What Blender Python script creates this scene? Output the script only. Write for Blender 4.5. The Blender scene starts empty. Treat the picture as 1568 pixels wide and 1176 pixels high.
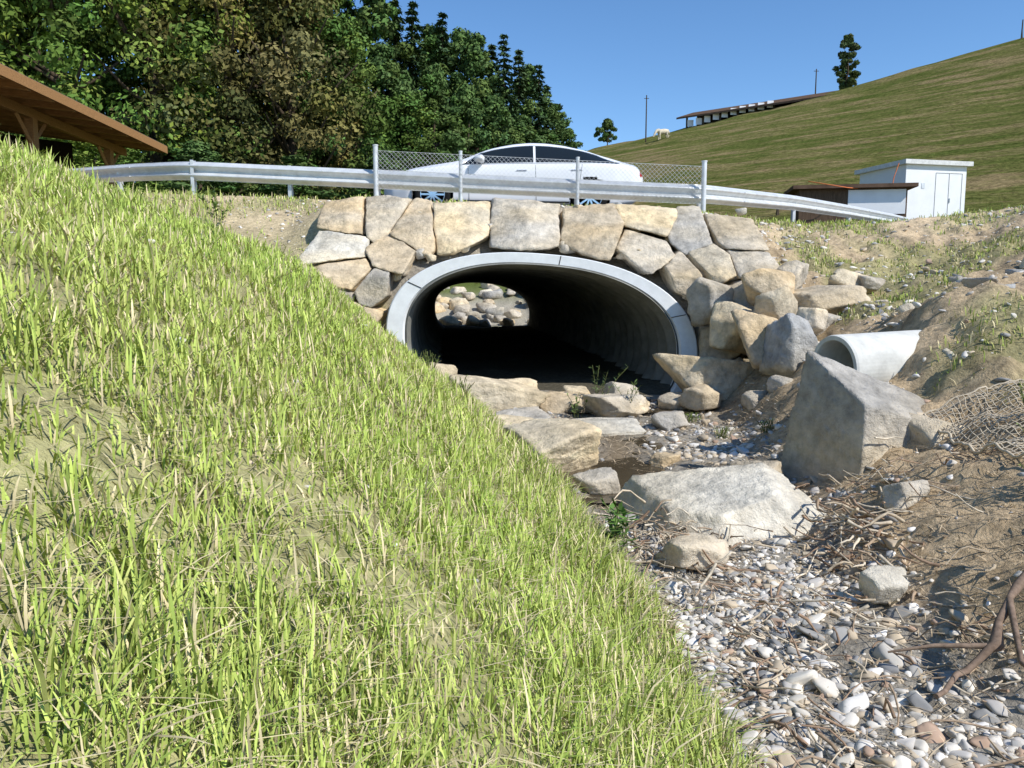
import bpy, math, random, time, bmesh
import numpy as np
from mathutils import Vector, Matrix
random.seed(7)
sc=bpy.context.scene

# ------------------------------------------------------------ noise
def _h(ix,iy,iz,s):
    n=(ix*374761393+iy*668265263+iz*1440662683+s*974634777)&0xffffffff
    n=((n^(n>>13))*1274126177)&0xffffffff
    return ((n^(n>>16))&0xffff)/65535.0
def vnoise(x,y,z,s=0):
    x=np.asarray(x,float);y=np.asarray(y,float);z=np.asarray(z,float)
    ix=np.floor(x).astype(np.int64);iy=np.floor(y).astype(np.int64)
    fx=x-ix;fy=y-iy;fx=fx*fx*(3-2*fx);fy=fy*fy*(3-2*fy)
    flat=z.ndim==0
    iz=np.floor(z).astype(np.int64);fz=z-iz;fz=fz*fz*(3-2*fz)
    r=0
    for c in ((0,) if flat else (0,1)):
        a=_h(ix,iy,iz+c,s);b=_h(ix+1,iy,iz+c,s);d=_h(ix,iy+1,iz+c,s);e=_h(ix+1,iy+1,iz+c,s)
        q=(a*(1-fx)+b*fx)*(1-fy)+(d*(1-fx)+e*fx)*fy
        r=q if flat else r+q*(fz if c else 1-fz)
    return r*2-1
def fbm(x,y,z=0.0,o=4,s=0):
    r=0;a=1;f=1;t=0
    for i in range(o):
        r=r+a*vnoise(np.asarray(x)*f,np.asarray(y)*f,np.asarray(z)*f,s+i*17);t+=a;a*=.5;f*=2.03
    return r/t
def sst(a,b,x):
    t=np.clip((x-a)/(b-a),0,1);return t*t*(3-2*t)
def smax(a,b,k): return .5*(a+b+np.sqrt((a-b)**2+k*k))
def smin(a,b,k): return .5*(a+b-np.sqrt((a-b)**2+k*k))

# ------------------------------------------------------------ mesh builder
class MB:
    def __init__(s): s.v=[];s.f=[];s.m=[];s.c=[];s.n=0;s.sm=[]
    def add(s,v,f,mat=0,col=(1,1,1),smooth=False):
        v=np.asarray(v,float).reshape(-1,3)
        q=np.asarray(f,dtype=np.int64)
        s.f.append(q+s.n); s.m.append(np.full(len(q),mat)); s.sm.append(np.full(len(q),smooth))
        c=np.asarray(col,float)
        if c.ndim==1: c=np.tile(c,(len(v),1))
        s.c.append(c[:,:3]); s.v.append(v); s.n+=len(v)
    def build(s,name,mats,parent=None):
        V=np.concatenate(s.v);C=np.concatenate(s.c)
        me=bpy.data.meshes.new(name)
        tot=np.concatenate([np.full(len(q),q.shape[1]) for q in s.f])
        lv=np.concatenate([q.ravel() for q in s.f])
        st=np.concatenate([[0],np.cumsum(tot)[:-1]])
        assert np.isfinite(V).all() and np.isfinite(C).all() and lv.max()<len(V) and lv.min()>=0,name
        me.vertices.add(len(V));me.vertices.foreach_set('co',V.astype(np.float32).ravel())
        me.loops.add(len(lv));me.loops.foreach_set('vertex_index',lv.astype(np.int32))
        me.polygons.add(len(tot));me.polygons.foreach_set('loop_start',st.astype(np.int32))
        me.polygons.foreach_set('material_index',np.concatenate(s.m).astype(np.int32))
        me.polygons.foreach_set('use_smooth',np.concatenate(s.sm).astype(bool))
        a=me.attributes.new('Col','FLOAT_COLOR','POINT')
        a.data.foreach_set('color',np.concatenate([C,np.ones((len(C),1))],1).astype(np.float32).ravel())
        me.update(calc_edges=True)
        for m in (mats if isinstance(mats,(list,tuple)) else [mats]): me.materials.append(m)
        ob=bpy.data.objects.new(name,me)
        sc.collection.objects.link(ob)
        if parent: ob.parent=parent
        return ob
def empty(name,loc=(0,0,0)):
    e=bpy.data.objects.new(name,None);e.location=loc;sc.collection.objects.link(e);return e
BOXF=[[0,1,3,2],[4,6,7,5],[0,4,5,1],[2,3,7,6],[0,2,6,4],[1,5,7,3]]
def box(mb,c,d,mat=0,rz=0,col=(1,1,1),M=None):
    v=np.array([[x,y,z] for x in(-.5,.5) for y in(-.5,.5) for z in(-.5,.5)])*np.array(d)
    if rz:
        ca,sa=math.cos(rz),math.sin(rz);v=np.stack([v[:,0]*ca-v[:,1]*sa,v[:,0]*sa+v[:,1]*ca,v[:,2]],1)
    v=v+np.array(c)
    if M is not None: v=v@np.array(M.to_3x3()).T+np.array(M.translation)
    mb.add(v,BOXF,mat,col)
def tube(mb,P,R,n=6,mat=0,col=(1,1,1),smooth=True,cap=True):
    P=np.asarray(P,float);k=len(P);R=np.broadcast_to(np.asarray(R,float),(k,))
    T=np.gradient(P,axis=0);T/=np.linalg.norm(T,axis=1)[:,None]+1e-9
    up=np.array([0,0,1.]) if abs(T[0,2])<.9 else np.array([1.,0,0])
    A=np.cross(T,up);A/=np.linalg.norm(A,axis=1)[:,None]+1e-9;B=np.cross(A,T)
    th=np.arange(n)*2*np.pi/n
    V=P[:,None]+R[:,None,None]*(np.cos(th)[None,:,None]*A[:,None]+np.sin(th)[None,:,None]*B[:,None])
    I=np.arange(k-1)[:,None]*n;J=np.arange(n)[None];J1=(J+1)%n
    f=np.stack([I+J,I+J1,I+n+J1,I+n+J],-1).reshape(-1,4)
    mb.add(V.reshape(-1,3),f,mat,col,smooth)
    if cap and n>3:
        mb.add(V[0],[list(range(n))[::-1]],mat,col);mb.add(V[-1],[list(range(n))],mat,col)

# ------------------------------------------------------------ materials
def newmat(name):
    m=bpy.data.materials.new(name);m.use_nodes=True;nt=m.node_tree
    return m,nt,nt.nodes['Principled BSDF']
def mat(name,col,rough=.6,metal=0,var=.15,scale=8,bump=0,bscale=30,attr=False,spec=.5,coat=0,bdist=.01,stretch=None,det=3,diffuse=False):
    m,nt,b=newmat(name);N=nt.nodes;L=nt.links
    if diffuse:
        N.remove(b);b=N.new('ShaderNodeBsdfDiffuse');L.new(b.outputs[0],N['Material Output'].inputs[0]);cin=b.inputs['Color']
    else: cin=b.inputs['Base Color']
    tc=N.new('ShaderNodeTexCoord');src=tc.outputs['Object']
    if stretch:
        mp=N.new('ShaderNodeMapping');mp.inputs['Scale'].default_value=stretch;L.new(src,mp.inputs[0]);src=mp.outputs[0]
    colsrc=None
    if attr:
        at=N.new('ShaderNodeAttribute');at.attribute_name='Col';colsrc=at.outputs['Color']
    if var>0:
        nz=N.new('ShaderNodeTexNoise');nz.inputs['Scale'].default_value=scale;nz.inputs['Detail'].default_value=det
        nz.inputs['Roughness'].default_value=.7;L.new(src,nz.inputs['Vector'])
        mr=N.new('ShaderNodeMapRange');mr.inputs[1].default_value=.3;mr.inputs[2].default_value=.7
        mr.inputs[3].default_value=1-var;mr.inputs[4].default_value=1+var;L.new(nz.outputs[0],mr.inputs[0])
        vm=N.new('ShaderNodeVectorMath');vm.operation='SCALE'
        if attr: L.new(colsrc,vm.inputs[0])
        else: vm.inputs[0].default_value=col[:3]
        L.new(mr.outputs[0],vm.inputs['Scale']);L.new(vm.outputs[0],cin)
    elif attr: L.new(colsrc,cin)
    else: cin.default_value=(*col[:3],1)
    if not diffuse:
        b.inputs['Roughness'].default_value=rough;b.inputs['Metallic'].default_value=metal
        b.inputs['Specular IOR Level'].default_value=spec;b.inputs['Coat Weight'].default_value=coat
    if bump:
        n2=N.new('ShaderNodeTexNoise');n2.inputs['Scale'].default_value=bscale;n2.inputs['Detail'].default_value=det;n2.inputs['Roughness'].default_value=.7
        L.new(src,n2.inputs['Vector'])
        bp=N.new('ShaderNodeBump');bp.inputs['Strength'].default_value=bump;bp.inputs['Distance'].default_value=bdist
        L.new(n2.outputs[0],bp.inputs['Height']);L.new(bp.outputs[0],b.inputs['Normal'])
    return m
M_ground=mat('ground_soil',(1,1,1),var=.40,scale=18,bump=.8,bscale=30,attr=True,bdist=.035,det=5,diffuse=True)
M_rock=mat('limestone',(1,1,1),var=.36,scale=7,bump=1,bscale=13,attr=True,bdist=.04,det=6,diffuse=True)
M_peb=mat('pebble_stone',(1,1,1),var=0,attr=True,diffuse=True)
M_grass=mat('grass_blade',(1,1,1),var=0,attr=True,diffuse=True)
M_leaf=mat('tree_leaf',(1,1,1),var=0,attr=True,diffuse=True)
M_bark=mat('bark',(.09,.07,.05),var=.3,diffuse=True)
M_galv=mat('galvanised_steel',(.64,.66,.67),.45,.25,var=.14,scale=5,det=3)
M_corr=mat('culvert_steel',(.21,.21,.19),var=.35,scale=2.5,det=4,diffuse=True)
M_conc=mat('concrete',(.74,.76,.76),var=.10,scale=5,det=5,diffuse=True)
M_pipe=mat('pipe_concrete',(.62,.62,.58),var=.18,scale=6,det=5,diffuse=True)
M_wood=mat('driftwood',(1,1,1),var=.4,scale=30,attr=True,diffuse=True,det=5)
M_white=mat('white_render',(.80,.81,.82),var=.05,scale=2,det=4,diffuse=True)
M_timber=mat('timber',(.33,.18,.08),var=.3,scale=5,stretch=(1,8,8),diffuse=True)
M_dark=mat('dark_boards_and_bore_shade',(.035,.028,.022),var=.3,diffuse=True)
M_brown=mat('brown_roof',(.13,.085,.06),var=.3,scale=2,diffuse=True)
M_water=mat('stream_water',(.075,.058,.036),.07,0,var=.2,scale=2,bump=.25,bscale=14,bdist=.006,det=2)
def hillmat():
    m,nt,b=newmat('hill_pasture');N=nt.nodes;L=nt.links
    N.remove(b);b=N.new('ShaderNodeBsdfDiffuse');L.new(b.outputs[0],N['Material Output'].inputs[0])
    tc=N.new('ShaderNodeTexCoord')
    def nz(scale,st,det=4,ro=.6):
        mp=N.new('ShaderNodeMapping');mp.inputs['Scale'].default_value=st;L.new(tc.outputs['Object'],mp.inputs[0])
        n=N.new('ShaderNodeTexNoise');n.inputs['Scale'].default_value=scale;n.inputs['Detail'].default_value=det;n.inputs['Roughness'].default_value=ro
        L.new(mp.outputs[0],n.inputs['Vector']);return n.outputs[0]
    t=nz(1.0,(.10,.10,1.5),5,.78);f=nz(3.0,(1,1,1.5),5,.85)
    r=N.new('ShaderNodeValToRGB');e=r.color_ramp.elements
    e[0].position=.36;e[0].color=(.100,.135,.030,1);e[1].position=.62;e[1].color=(.34,.26,.13,1)
    k=e.new(.49);k.color=(.175,.180,.055,1)
    L.new(t,r.inputs[0])
    mr=N.new('ShaderNodeMapRange');mr.inputs[1].default_value=.32;mr.inputs[2].default_value=.68;mr.inputs[3].default_value=.35;mr.inputs[4].default_value=1.6;L.new(f,mr.inputs[0])
    vm=N.new('ShaderNodeVectorMath');vm.operation='SCALE';L.new(r.outputs[0],vm.inputs[0]);L.new(mr.outputs[0],vm.inputs['Scale'])
    L.new(vm.outputs[0],b.inputs['Color'])
    bp=N.new('ShaderNodeBump');bp.inputs['Strength'].default_value=1;bp.inputs['Distance'].default_value=.8;L.new(t,bp.inputs['Height'])
    bp2=N.new('ShaderNodeBump');bp2.inputs['Strength'].default_value=1;bp2.inputs['Distance'].default_value=.25;L.new(f,bp2.inputs['Height']);L.new(bp.outputs[0],bp2.inputs['Normal'])
    L.new(bp2.outputs[0],b.inputs['Normal']);return m
M_hill=hillmat()

# ------------------------------------------------------------ terrain
def xc(y): return .38-.079*(y-10)
def XL(y): return np.where(y<10.5,np.interp(y,[-5,2.35,3.5,5.3,7,9,9.7,10.5],[.9,.72,.68,.42,0,-.6,-1.4,-1.68]),xc(y)-2.0)
def XR(y): return np.where(y<10.5,np.interp(y,[-5,2.7,3.3,5,7,9.5,10.5],[1.9,1.8,1.75,1.9,2.15,2.35,2.36]),xc(y)+2.0)
def topz(x,y): return 1.36-.045*np.clip(x,-6,5)*sst(24,15,y)
def bedz(y): return np.interp(y,[0,2,4,5,7,10,28,31,37,42],[-1.5,-1.47,-1.45,-1.4,-1.36,-1.27,-1.28,-1.15,.5,1.3])
def Hbase(x,y):
    bed=bedz(y)
    wig=.10*vnoise(3.3,y*1.1,0,5)
    dl=np.maximum(XL(y)+wig-x,0);dr=np.maximum(x-XR(y)-wig*1.5,0)
    far=sst(24,26,y)
    gl=np.interp(dl,[0,1.8,8],[0,1.55,1.55+.40*6.2])*(1-far)+far*dl*1.1
    s1=.48+.24*sst(4.6,6.0,y)
    gr=(np.minimum(dr,1.4)*s1+np.maximum(dr-1.4,0)*.3)*(1-far)+far*dr*1.1
    tz=topz(x,y)
    z=bed+gl+gr
    z=smin(z,tz+.08+.12*sst(-3,-6,x)*sst(12.5,9,y),.25)
    mid=np.where(y<10.45,np.interp(y,[9.85,10.0,10.45],[-4,-1.6,.1]),np.interp(y,[10.45,12.0,13],[.1,1.30,1.36])+(tz-1.36))
    sl=np.where(x<0,.5,.38)
    side=tz-np.maximum(0,13.2-y)*sl
    w=np.maximum(sst(2.7,4.1,x),sst(-2.3,-3.5,x))
    emb=mid*(1-w)+side*w
    fard=np.interp(y,[28.0,29.0,29.1],[0,3,9]);wf=sst(5.5,2.5,np.abs(x-xc(y)))
    emb=emb-fard*wf
    emb=np.where(y>29.5,emb*(1-wf)-4*wf,emb)
    z=smax(z,np.where(y<9,np.minimum(emb,z),emb),.08)-.02
    z=z+.35*np.exp(-((x-9.0)/1.6)**2-((y-12.5)/1.8)**2)+.28*np.exp(-((x-3.85)/.5)**2-((y-6.8)/.65)**2)
    s=.62*x+.78*y
    hr=np.interp(x,[-150,-20,7.7,16.8,37,55,100,300],[4,16,19.4,20.5,22.8,26.3,31,60])
    t=(s-34)/66.;f=np.where(t<.9,t,.9+.1*(1-np.exp(-np.maximum(t-.9,0)/.1)))
    f=np.maximum(smax(f,0*f,.03)-.0,0)
    left=sst(-25,8,x-.02*y)
    return z+hr*f*sst(20,36,y)*(.12+.88*left)
def H(x,y):
    x=np.asarray(x,float);y=np.asarray(y,float)
    z=Hbase(x,y)
    near=sst(40,14,y)*sst(30,10,np.abs(x))
    rb=sst(.1,.6,x-XR(y))*sst(14,12,y);lb=sst(0,.3,XL(y)-x)
    z=z+near*((.06-.02*lb)*fbm(x*1.3,y*1.3,0,2,1)+(.035-.022*lb+.05*rb)*fbm(x*5,y*5,0,3,2))
    z=z+rb*.10*np.abs(fbm(x*2.2,y*2.2,0,3,9))
    return z+.25*fbm(x*.25,y*.25,0,2,4)*sst(30,45,y)
def axis(lo,hi,d,a,b,g=1.07):
    c=[lo]
    while c[-1]<hi: c.append(c[-1]+d)
    s=d;p=c[-1];r=[]
    while p<b: s*=g;p+=s;r.append(p)
    s=d;p=lo;l=[]
    while p>a: s*=g;p-=s;l.append(p)
    return np.array(l[::-1]+c+r)
xs=axis(-6.5,7.5,.045,-400,500,1.07);ys=axis(.4,13.6,.045,-60,600,1.055)
X,Y=np.meshgrid(xs,ys,indexing='ij');Z=H(X,Y)
AW,AB,AL=1.97,1.13,.98;SPR=-.65;SH=.075;NU,NL=2.3,3.0
def arch(th,sc_=1.0):
    c,s=np.cos(th),np.sin(th);n=np.where(s>0,NU,NL);b=np.where(s>0,AB,AL)
    r=(np.abs(c)**n+np.abs(s)**n)**(-1/n)
    x=AW*sc_*c*r;z=b*sc_*s*r
    return x,SPR+z-SH*x
def inarch(x,z,k=1.0):
    z=z+SH*x;n=np.where(z>SPR,NU,NL)
    return (np.abs(x)/(AW*k))**n+(np.abs(z-SPR)/(np.where(z>SPR,AB,AL)*k))**n<1
nx,ny=len(xs),len(ys)
idx=np.arange(nx*ny).reshape(nx,ny)
F=np.stack([idx[:-1,:-1],idx[1:,:-1],idx[1:,1:],idx[:-1,1:]],-1).reshape(-1,4)
P=np.stack([X,Y,Z],-1).reshape(-1,3)
FC=P[F].mean(1)
ia=inarch(FC[:,0]-xc(FC[:,1]),FC[:,2],1.0)&(FC[:,2]>-1.26)
kill=ia&(((FC[:,1]>9.7)&(FC[:,1]<11.3))|((FC[:,1]>27.5)&(FC[:,1]<29.6)))
zr=P[F][:,:,2];kill|=((zr.max(1)-zr.min(1))>.17)&(zr.min(1)<-1.15)&(np.abs(FC[:,0]-xc(FC[:,1]))<1.85)&(((FC[:,1]>9.6)&(FC[:,1]<11.3))|((FC[:,1]>27.5)&(FC[:,1]<29.6)))
def gmaskL(x,y):
    d=XL(y)-x
    m=sst(.0,.35,d+.18*fbm(x*2,y*2,0,2,31))
    return m*(1-sst(10.3,11.2,y+.6*fbm(x,y,0,2,33)+.35*np.minimum(x+2.5,0)))
def gmaskR(x,y):
    d=x-XR(y);n=fbm(x*.9,y*.9,0,3,41)
    return sst(.9,1.6,d+n)*sst(.02,.38,n+.2*sst(3,5,d))*sst(14,12,y)
def gmaskV(x,y):
    n=fbm(x*1.1,y*1.6,0,3,51)
    return sst(12.1,13.2,y)*sst(-.25,.2,n)*sst(14.6,14.0,y)
C=np.zeros(P.shape)
px,py,pz=P.T
soil=np.array([.48,.41,.25]);sand=np.array([.60,.47,.31]);mud=np.array([.20,.155,.10]);grav=np.array([.32,.29,.24]);dirt=np.array([.45,.335,.20])
n1=fbm(px*1.7,py*1.7,0,4,61)[:,None]
C[:]=sand
bankL=sst(-.1,.15,XL(py)-px)[:,None];bankR=sst(-.1,.25,px-XR(py))[:,None]
front=sst(13.5,11,py)[:,None]
C=C*(1-front)+front*(grav*(1-bankL)*(1-bankR)+bankL*soil+bankR*(dirt*.55+sand*.45))
gm=gmaskL(px,py)[:,None];C=C*(1-.55*gm)+.55*gm*np.array([.34,.36,.14])
g2=np.maximum(gmaskR(px,py),gmaskV(px,py))[:,None]*.6;C=C*(1-g2)+g2*np.array([.28,.29,.12])
far=sst(19,22,py)[:,None];C=C*(1-far)+far*np.array([.12,.15,.04])
mudm=(sst(.38,-.05,np.abs(px-.85-.1*np.sin(py*2)))*sst(4.9,5.5,py)*sst(9.2,8.0,py))[:,None];C=C*(1-mudm)+mudm*mud
wf=(sst(28,29,py)*sst(36,33,py)*sst(6,4,np.abs(px-xc(py))))[:,None];C=C*(1-wf)+wf*np.array([.40,.37,.30])
C*=(1+.25*n1)*(1-.3*np.clip(fbm(px*6,py*6,0,3,62),0,1)[:,None])
C*=(1-.30*bankR*front*np.clip(fbm(px*3,py*3,0,3,63),0,1)[:,None]*1.6)
mb=MB();Fk=~kill
s_=.62*FC[:,0]+.78*FC[:,1]
hillf=(FC[:,1]>21)&((s_>28)|(FC[:,1]>45))
mb.add(P,F[Fk&~hillf],0,C,True)
mb.f.append(F[Fk&hillf]);mb.m.append(np.full((Fk&hillf).sum(),1));mb.sm.append(np.full((Fk&hillf).sum(),True))
mb.build('ground_terrain',[M_ground,M_hill])
mb=MB();xx=np.linspace(-45,13,200)
M_asph=mat('asphalt',(.06,.06,.062),var=.2,scale=20,diffuse=True)
def roady(x): return 17.2+np.where(x<-4,(-4-x)*.28,0)+np.where(x>4,(x-4)*1.05,0)
vv=np.array([[x,float(roady(x))+o,0] for x in xx for o in (-2.6,0,2.6)]);vv[:,2]=H(vv[:,0],vv[:,1])+.03
ff=[[i*3+k,(i+1)*3+k,(i+1)*3+k+1,i*3+k+1] for i in range(len(xx)-1) for k in (0,1)]
mb.add(vv,ff,0);mb.build('road',[M_asph])
# shallow muddy water lying in the low spots of the bed
mb=MB()
def wsheet(x0,x1,y0,y1,off):
    xx=np.linspace(0,1,24);yy=np.linspace(y0,y1,70);U,Yw=np.meshgrid(xx,yy,indexing='ij')
    Xw=x0(Yw)+(x1(Yw)-x0(Yw))*U;i=np.arange(24*70).reshape(24,70)
    mb.add(np.stack([Xw,Yw,bedz(Yw)+off],-1).reshape(-1,3),np.stack([i[:-1,:-1],i[1:,:-1],i[1:,1:],i[:-1,1:]],-1).reshape(-1,4),0,smooth=True)
wsheet(lambda y:.35+.1*np.sin(y*2),lambda y:1.25+.12*np.sin(y*2),5.2,8.3,-.022)
wsheet(lambda y:.6+0*y,lambda y:2.0+0*y,8.6,9.75,-.012)
mb.build('stream_water',[M_water])

# ------------------------------------------------------------ culvert
cv=empty('culvert',(0,0,0))
mb=MB();st=np.arange(9.98,28.6,.04);th=np.linspace(0,2*np.pi,97)[:-1]
V=[]
for y in st:
    k=.878+.026*math.cos(y*2*math.pi/.46)
    ax,az=arch(th,k);V.append(np.stack([ax+xc(y),np.full_like(ax,y),az],1))
n=len(th)
I=np.arange(len(st)-1)[:,None]*n;J=np.arange(n)[None,:]
ff=np.stack([I+J,I+(J+1)%n,I+n+(J+1)%n,I+n+J],-1).reshape(-1,4)
mb.add(np.concatenate(V),ff,0,smooth=True);mb.build('corrugated_pipe',[M_corr],cv)
mb=MB();th=np.linspace(-.60,math.pi+.50,110);V=[]
for (y,k) in ((10.75,1.0),(9.95,1.0),(9.93,.992),(9.93,.892),(9.97,.882),(10.75,.90)):
    ax,az=arch(th,k);V.append(np.stack([ax+xc(10),np.full_like(ax,y)+.10*np.sin(th),az],1))
n=len(th);ff=[]
for i in range(5):
    for j in range(n-1): ff.append([i*n+j,i*n+j+1,(i+1)*n+j+1,(i+1)*n+j])
mb.add(np.concatenate(V),ff,0,smooth=False);mb.build('end_collar',[M_conc],cv)
mb=MB()
for t in (.45,1.45,2.55):
    a=[]
    for k in (.892,.992):
        x_,z_=arch(np.array([t]),k);a.append([x_[0]+xc(10),9.926+.10*math.sin(t),z_[0]])
    tube(mb,a,.005,4)
mb.build('collar_joints',[M_dark],cv)
mb=MB();xx=np.linspace(-1.9,1.9,40);yy=np.linspace(9.4,29.6,180)
XX,YY=np.meshgrid(xx,yy,indexing='ij');ZZ=-1.25+.05*fbm(XX*2,YY*2,0,3,3)+.03*np.abs(XX)
ZZ-=.14*sst(10.2,9.5,YY)+.1*sst(28.5,29.4,YY)
id2=np.arange(40*180).reshape(40,180)
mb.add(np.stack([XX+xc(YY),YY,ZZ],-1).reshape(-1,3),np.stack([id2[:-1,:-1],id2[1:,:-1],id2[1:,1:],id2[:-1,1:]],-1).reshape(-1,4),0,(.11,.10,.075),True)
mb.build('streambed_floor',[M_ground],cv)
# ------------------------------------------------------------ rocks
def ico(n):
    bm=bmesh.new();bmesh.ops.create_icosphere(bm,subdivisions=n,radius=1)
    v=np.array([q.co[:] for q in bm.verts]);v/=np.linalg.norm(v,axis=1)[:,None]
    f=np.array([[w.index for w in q.verts] for q in bm.faces]);bm.free();return v,f
ICO={k:ico(k) for k in (1,2,3,4,5,6)}
def planes_r(d,N,D,p=26):
    q=np.clip(d@N.T/D[None,:],1e-6,None);m=q.max(1)
    return 1/(m*np.sum((q/m[:,None])**p,1)**(1/p))
TAN=[(.61,.49,.33),(.66,.55,.38),(.56,.48,.36),(.49,.445,.37),(.60,.53,.42),(.68,.61,.48),(.42,.405,.365)]
def rockcol(rng,v,base):
    b=np.array(base)*(0.92+.16*rng.random())
    o=rng.random()*50
    n=fbm(v[:,0]*3+o,v[:,1]*3,v[:,2]*3,3,7)[:,None];n2=fbm(v[:,0]*1.2+o,v[:,1]*1.2,v[:,2]*4,2,17)[:,None]
    return np.clip(b*(1+.28*n)*(1+np.clip(n2,-.4,.5)*np.array([.14,.03,-.18])),.05,.8)
def rough(v,o,a=1.0):
    n1=fbm(v[:,0]*1.7+o[0],v[:,1]*1.7+o[1],v[:,2]*1.7,3,3);n2=fbm(v[:,0]*5+o[0],v[:,1]*5,v[:,2]*5+o[2],3,8)
    n3=np.abs(fbm(v[:,0]*2.6+o[1],v[:,1]*2.6,v[:,2]*3.4+o[0],3,18))
    return 1+a*(.05*n1+.045*n2-.13*np.clip(.16-n3,0,1)*1.6)
def boulder(mb,c,size,rz=0,seed=0,base=None,sub=4,npl=11,tilt=0,p=30,a=1.0):
    r=np.random.default_rng(seed)
    d,f=ICO[sub]
    N=r.normal(size=(npl,3));N/=np.linalg.norm(N,axis=1)[:,None]
    N=np.concatenate([N,np.array([[0,0,1],[0,0,-1],[1,0,0],[-1,0,0],[0,1,0],[0,-1,0]])+r.normal(size=(6,3))*.25]);N/=np.linalg.norm(N,axis=1)[:,None]
    D=np.concatenate([r.uniform(.74,1.08,npl),r.uniform(.62,.90,6)])
    v=d*planes_r(d,N,D,p)[:,None]
    o=r.random(3)*40
    v=v*rough(v,o,a)[:,None]
    v=v*np.array(size)*.5*1.17
    M=Matrix.Rotation(rz,3,'Z')@Matrix.Rotation(tilt,3,'Y')@Matrix.Rotation(r.uniform(-.15,.15),3,'X')
    v=v@np.array(M).T
    mb.add(v+np.array(c),f,0,rockcol(r,v,base if base is not None else TAN[r.integers(len(TAN))]),True)
def block(mb,c,planes,rz,seed,base,a=.6,p=120):
    """rock cut by an explicit list of planes (nx,ny,nz,dist)"""
    r=np.random.default_rng(seed);pl=np.array(planes,float);N=pl[:,:3]/np.linalg.norm(pl[:,:3],axis=1)[:,None]
    d,f=ICO[6];v=d*planes_r(d,N,pl[:,3],p)[:,None]
    v=v*rough(v*2.4,r.random(3)*40,a)[:,None]
    v=v@np.array(Matrix.Rotation(rz,3,'Z')).T
    mb.add(v+np.array(c),f,0,rockcol(r,v,base),True)
seeds=[(-2.30,1.0),(-1.83,1.08),(-1.36,.88),(-.80,.95),(.2,.95),(1.13,.86),(1.90,1.02),(1.80,.60),(2.47,.78),(3.0,.76),
(-2.30,.62),(-1.60,.50),(2.22,.18),(2.62,.33),(3.02,.34),(-2.10,.20),(-1.75,.02),(2.50,-.18),(2.95,-.07),(-2.25,-.15),(-1.95,-.35),(2.55,-.62),(3.0,-.52),(2.6,-1.1),(3.1,-1.0),(-2.0,-.8)]
SB=[0,2,0,1,4,0,1,4,3,2,5,0,2,1,4,0,3,2,4,3,0,2,4,6,1,0]
S=np.array(seeds)
tha=np.linspace(-.7,math.pi+.7,200);AX,AZ=arch(tha,1.0);AX=AX+xc(10)
def yh(x,z):
    y=np.where(z>.2,10.22+(z-.2)*1.28,10.22+(z-.2)*.25)
    return y-np.clip(x-2.3,0,2)*.55*sst(1.0,-.2,z)-np.clip(-1.9-x,0,2)*.3*sst(.9,0,z)
mb=MB()
for i,(sx,sz) in enumerate(S):
    r=np.random.default_rng(100+i)
    N=[];D=[]
    for j,(qx,qz) in enumerate(S):
        if j==i: continue
        dx,dz=qx-sx,qz-sz;L_=math.hypot(dx,dz)
        if L_<1.9:
            jr=np.random.default_rng(min(i,j)*97+max(i,j));ja=jr.normal()*.13
            nx_,nz_=dx/L_*math.cos(ja)-dz/L_*math.sin(ja),dx/L_*math.sin(ja)+dz/L_*math.cos(ja)
            N.append((nx_,r.normal()*.08,nz_));D.append(max(L_/2-.002-.018*r.random(),.08))
    k=np.argmin((AX-sx)**2+(AZ-sz)**2);dx,dz=AX[k]-sx,AZ[k]-sz;L_=math.hypot(dx,dz)
    N.append((dx/L_,0,dz/L_));D.append(max(L_,.1))
    for k2 in (-14,14):
        kk=int(np.clip(k+k2,0,199));ex,ez=AX[kk],AZ[kk]
        tx=AX[min(kk+1,199)]-AX[max(kk-1,0)];tz_=AZ[min(kk+1,199)]-AZ[max(kk-1,0)];nn=np.array([tz_,-tx]);nn/=np.linalg.norm(nn)
        if nn@np.array([ex-(xc(10)),ez+.4])>0: nn=-nn
        dd=(ex-sx)*nn[0]+(ez-sz)*nn[1]
        if dd>.1: N.append((nn[0],0,nn[1]));D.append(dd)
    top=1.33-.045*sx-.03+r.uniform(-.06,.05)-.25*max(0,abs(sx-.3)-2.2)
    N.append((r.normal()*.10,.0,1));D.append(max(top-sz,.12))
    N.append((0,0,-1));D.append(.55);N.append((-1,0,r.normal()*.2));D.append(max(.2,min(.66,sx+2.72)));N.append((1,0,r.normal()*.2));D.append(max(.2,min(.66,3.38-sx)))
    N.append((r.normal()*.20,-1,r.normal()*.20));D.append(.18+r.random()*.14)
    for _ in range(5):
        aa=r.uniform(0,6.28);N.append((math.cos(aa)*.45,-1,math.sin(aa)*.45));D.append(.26+.10*r.random())
    for _ in range(4):
        aa=r.uniform(0,6.28);N.append((math.cos(aa)*1.5,-1,math.sin(aa)*1.5));D.append(.40+.16*r.random())
    N.append((0,1,0));D.append(.45)
    N=np.array(N);nl=np.linalg.norm(N,axis=1);N=N/nl[:,None];D=np.array(D)
    d,f=ICO[5]
    v=d*planes_r(d,N,D,75)[:,None]
    v=v*rough(v*2.2,r.random(3)*60,.85)[:,None]
    o=r.random(2)*30
    v[:,0]+=.03*fbm(v[:,0]*3+o[0],v[:,2]*3+o[1],0,2,44);v[:,2]+=.03*fbm(v[:,0]*3+o[1],v[:,2]*3+o[0],0,2,45)
    wx=v[:,0]+sx;wz=v[:,2]+sz
    v=np.stack([wx,yh(wx,wz)+v[:,1]+.12,wz],1)
    mb.add(v,f,0,rockcol(r,v*1.2,TAN[SB[i]]),True)
rr=np.random.default_rng(5)
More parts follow.
